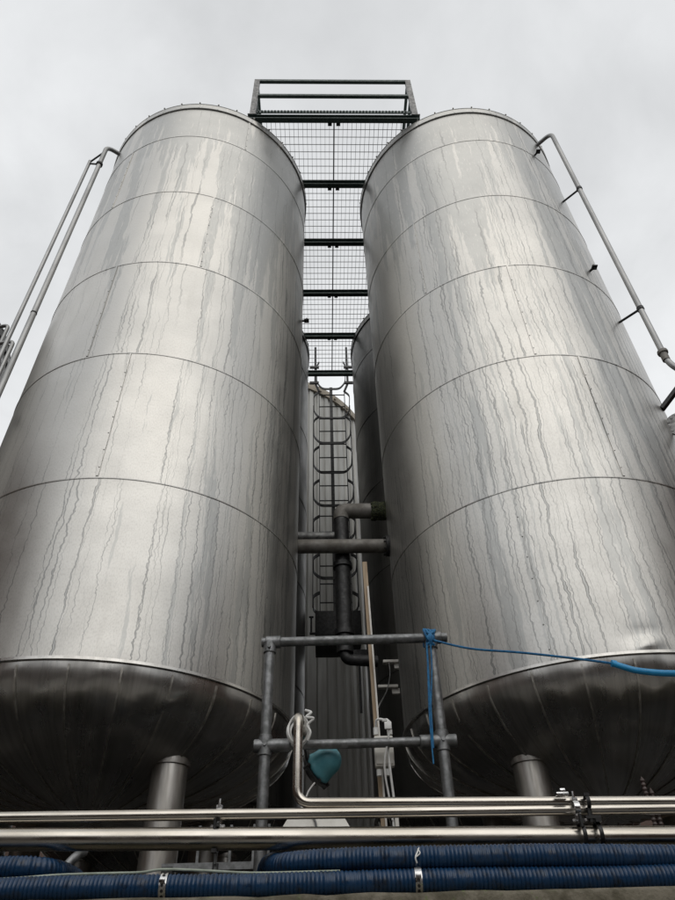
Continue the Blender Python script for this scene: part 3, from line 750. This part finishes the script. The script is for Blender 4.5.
bm=NB(); sweep(bm,crom([PY(45,842,2.72),PY(42,852,2.72)],4),.003,6)
bm.free()
# thin steel frame seen low behind the pipes
t=thing('low_rack','low steel rack with thin uprights behind the pipes beneath the left tank','rack',(PY(240,860,3.6).x,3.6,0))
zr=PY(240,866,3.6).z
bm=NB(); box(bm,(-.05,0,zr),(.62,.03,.03)); obj('rack_rail',bm,MT['galv'],t)
for dx in (-.2,-.05,.06,.13):
    bm=NB(); box(bm,(dx,0,zr+.09),(.012,.012,.16)); obj('rack_upright',bm,MT['galv'],t)
for dx in (-.33,.23):
    bm=NB(); box(bm,(dx,0,zr/2),(.05,.05,zr)); obj('rack_leg',bm,MT['black'],t)
bm=NB(); a=PY(66,866,3.1); b_=PY(84,852,3.2); sweep(bm,crom([a+Vector((-.25,0,-.3)),a,b_],6),.018,12)
tag(obj('drain_pipe',bm,MT['galv']),'short slanting steel drain pipe under the left tank near the hose end','pipe')

# rope and bright hose
YR=2.915
k0=Vector((ur.x-.005,YR-.0,zt+EYE*0))
k0=PY(430,641,2.93)
bm=NB()
for j in range(5):
    pts=[]; 
    for i in range(25):
        a=2*pi*i/24; pts.append(Vector((k0.x-.018+j*.010+.006*math.sin(a*2+j),2.95+math.cos(a)*.036,zt+math.sin(a)*(.036)+.003*math.cos(a*3+j))))
    sweep(bm,pts,.0062,8,cap=False)
for j in range(4):
    a=random.uniform(0,6)
    sweep(bm,crom([k0+Vector((-.02+.012*j,-.02,-.03)),k0+Vector((.01-.008*j,-.035,.0)),k0+Vector((-.012+.01*j,-.02,.035))],6),.006,8)
t=thing('blue_rope','blue rope knotted on the top right tube joint with trailing strands','rope',(0,0,0))
obj('knot',bm,MT['rope'],t)
E1=PY(613,663.5,2.55)
bm=NB(); sweep(bm,crom([k0+Vector((.01,-.03,-.01)),PY(470,648.5,2.86),PY(520,652.5,2.76),PY(575,658.5,2.64),E1],8),.0052,8)
obj('tight_line',bm,MT['rope'],t)
for j,(dx,L,sw) in enumerate(((-.006,.46,.0),(.004,.40,.014),(-.010,.52,.008))):
    bm=NB(); pts=[]
    for i in range(15):
        u=i/14; pts.append(k0+Vector((dx-.014+sw*math.sin(u*4+j)*.6-.022*u,-.026,-.02-L*u)))
    sweep(bm,crom(pts,3),.0045 if j==0 else .0032,7); obj('hanging_strand',bm,MT['rope'],t)
E2=PY(640,671,2.5)
bm=NB(); sweep(bm,crom([E1,PY(622,666.5,2.53),E2,PY(675,673.5,2.44),PY(740,672,2.3),PY(860,650,2.1)],8),.0118,14)
cyl(bm,E1-Vector((.006,0,-.001)),E1+Vector((.012,0,-.003)),.0135,14)
tag(obj('bright_hose',bm,MT['bluehose']),'bright blue smooth hose sagging in from the right edge at the rope end','hose')

# shed added far behind to keep the view under the tanks dark
t=thing('added_dark_shed','added long dark sheet-metal shed wall far behind the tanks','shed',(0,17,0))
bm=NB(); xs_=[]; nn=240
for i in range(nn*4+1):
    x=-24+48*i/(nn*4); k=i%4; xs_.append((x,0 if k<2 else .04))
vb=[[bm.verts.new((x,-y,z)) for x,y in xs_] for z in (0,4.2)]
for i in range(len(xs_)-1): bm.faces.new((vb[0][i],vb[0][i+1],vb[1][i+1],vb[1][i]))
box(bm,(0,3,2.08),(48,5.9,4.14)); obj('added_sheet_wall',bm,MT['shed'],t,smooth=False)
bm=NB(); box(bm,(0,3,4.26),(48.6,6.6,.1)); obj('roof',bm,MT['shed'],t,smooth=False)

# unseen buildings added behind and beside the camera to darken bellies and reflections
def added_building(x0,x1,y0,y1,h,label,open_='y'):
    t=thing('added_building',label,'building',((x0+x1)/2,(y0+y1)/2,0))
    w_,d_=x1-x0,y1-y0
    bm=NB(); box(bm,(0,0,h/2),(w_,d_,h)); obj('wall',bm,MT['brick'],t,smooth=False)
    bm=NB(); box(bm,(0,0,h+.08),(w_+.3,d_+.3,.16)); obj('roof',bm,MT['shed'],t,smooth=False)
    fy=d_/2+.02 
    n_=int(w_/3)
    for i in range(n_):
        x=-w_/2+1.5+i*3
        for z in ((1.6,4.6) if h>5.5 else (1.6,)):
            bm=NB(); box(bm,(x,fy,z+.5),(1.3,.06,1.3)); obj('window',bm,MT['black'],t,smooth=False)
m,nt,b,o=newmat('dark_brick')
bt=nt.nodes.new('ShaderNodeTexBrick'); bt.inputs['Color1'].default_value=(.12,.06,.04,1); bt.inputs['Color2'].default_value=(.085,.045,.032,1); bt.inputs['Mortar'].default_value=(.13,.12,.10,1); bt.inputs['Scale'].default_value=4.5
nt.links.new(o.s,bt.inputs[0]); nt.links.new(bt.outputs[0],b.inputs[0]); b.inputs['Roughness'].default_value=.9; MT['brick']=m
added_building(-14,14,-12,-4.6,4.4,'added unseen dark brick building behind the viewer')
added_building(-18,-7.4,-4.2,22,8.6,'added unseen tall brick building on the left of the tanks')
added_building(8.2,18,-4.2,22,8.6,'added unseen tall brick building on the right of the tanks')

# ---------------------------------------------------------------- sky and light
w=bpy.data.worlds.new('World'); SC.world=w; w.use_nodes=True; nt=w.node_tree; bg=nt.nodes['Background']
SE,SR=rad(48),rad(170)
sky=nt.nodes.new('ShaderNodeTexSky'); sky.sky_type='NISHITA'; sky.sun_disc=False; sky.sun_elevation=SE; sky.sun_rotation=SR
tc=nt.nodes.new('ShaderNodeTexCoord'); g=V(nt,tc.outputs['Generated'])
sp=nt.nodes.new('ShaderNodeSeparateXYZ'); nt.links.new(g.s,sp.inputs[0]); zc=V(nt,sp.outputs[2]); yc=V(nt,sp.outputs[1]); xc=V(nt,sp.outputs[0])
dz=zc.max(.05)+.25
cl=noise(nt,comb(nt,xc/dz,yc/dz,1.3),4.2,6,.55,.2); cl2=noise(nt,comb(nt,xc/dz,yc/dz,4.3),1.7,3,.5)
base=zc.ramp(.45,1.,9.9,6.7,smooth=False)*zc.ramp(.0,.5,.75,1.,smooth=False)
cv=base+(cl-.5)*4.2+(cl2-.5)*6.
n=nt.nodes.new('ShaderNodeCombineColor'); 
for i,k in enumerate((.985,1.0,1.012)): nt.links.new((cv*k).s,n.inputs[i])
cc=mix(nt,.94,V(nt,sky.outputs[0]),V(nt,n.outputs[0]))
nt.links.new(cc.s,bg.inputs[0]); bg.inputs[1].default_value=.11
sun=bpy.data.lights.new('sun','SUN'); sun.energy=.7; sun.angle=rad(60); sun.color=(1,.95,.87)
so=bpy.data.objects.new('sun',sun); C.objects.link(so)
# sun sits behind the camera, a little to the right: sky sun_rotation turns clockwise from +Y
sd=Vector((math.sin(SR)*math.cos(SE),math.cos(SR)*math.cos(SE),math.sin(SE)))
so.rotation_euler=sd.to_track_quat('Z','Y').to_euler(); so.location=sd*30
SC.view_settings.view_transform='Standard'; SC.view_settings.look='None'; SC.view_settings.gamma=1; SC.view_settings.exposure=0
try: SC.view_settings.use_curve_mapping=False
except Exception: pass
SC.render.engine='CYCLES'
SC.cycles.max_bounces=7; SC.cycles.glossy_bounces=5; SC.cycles.diffuse_bounces=3
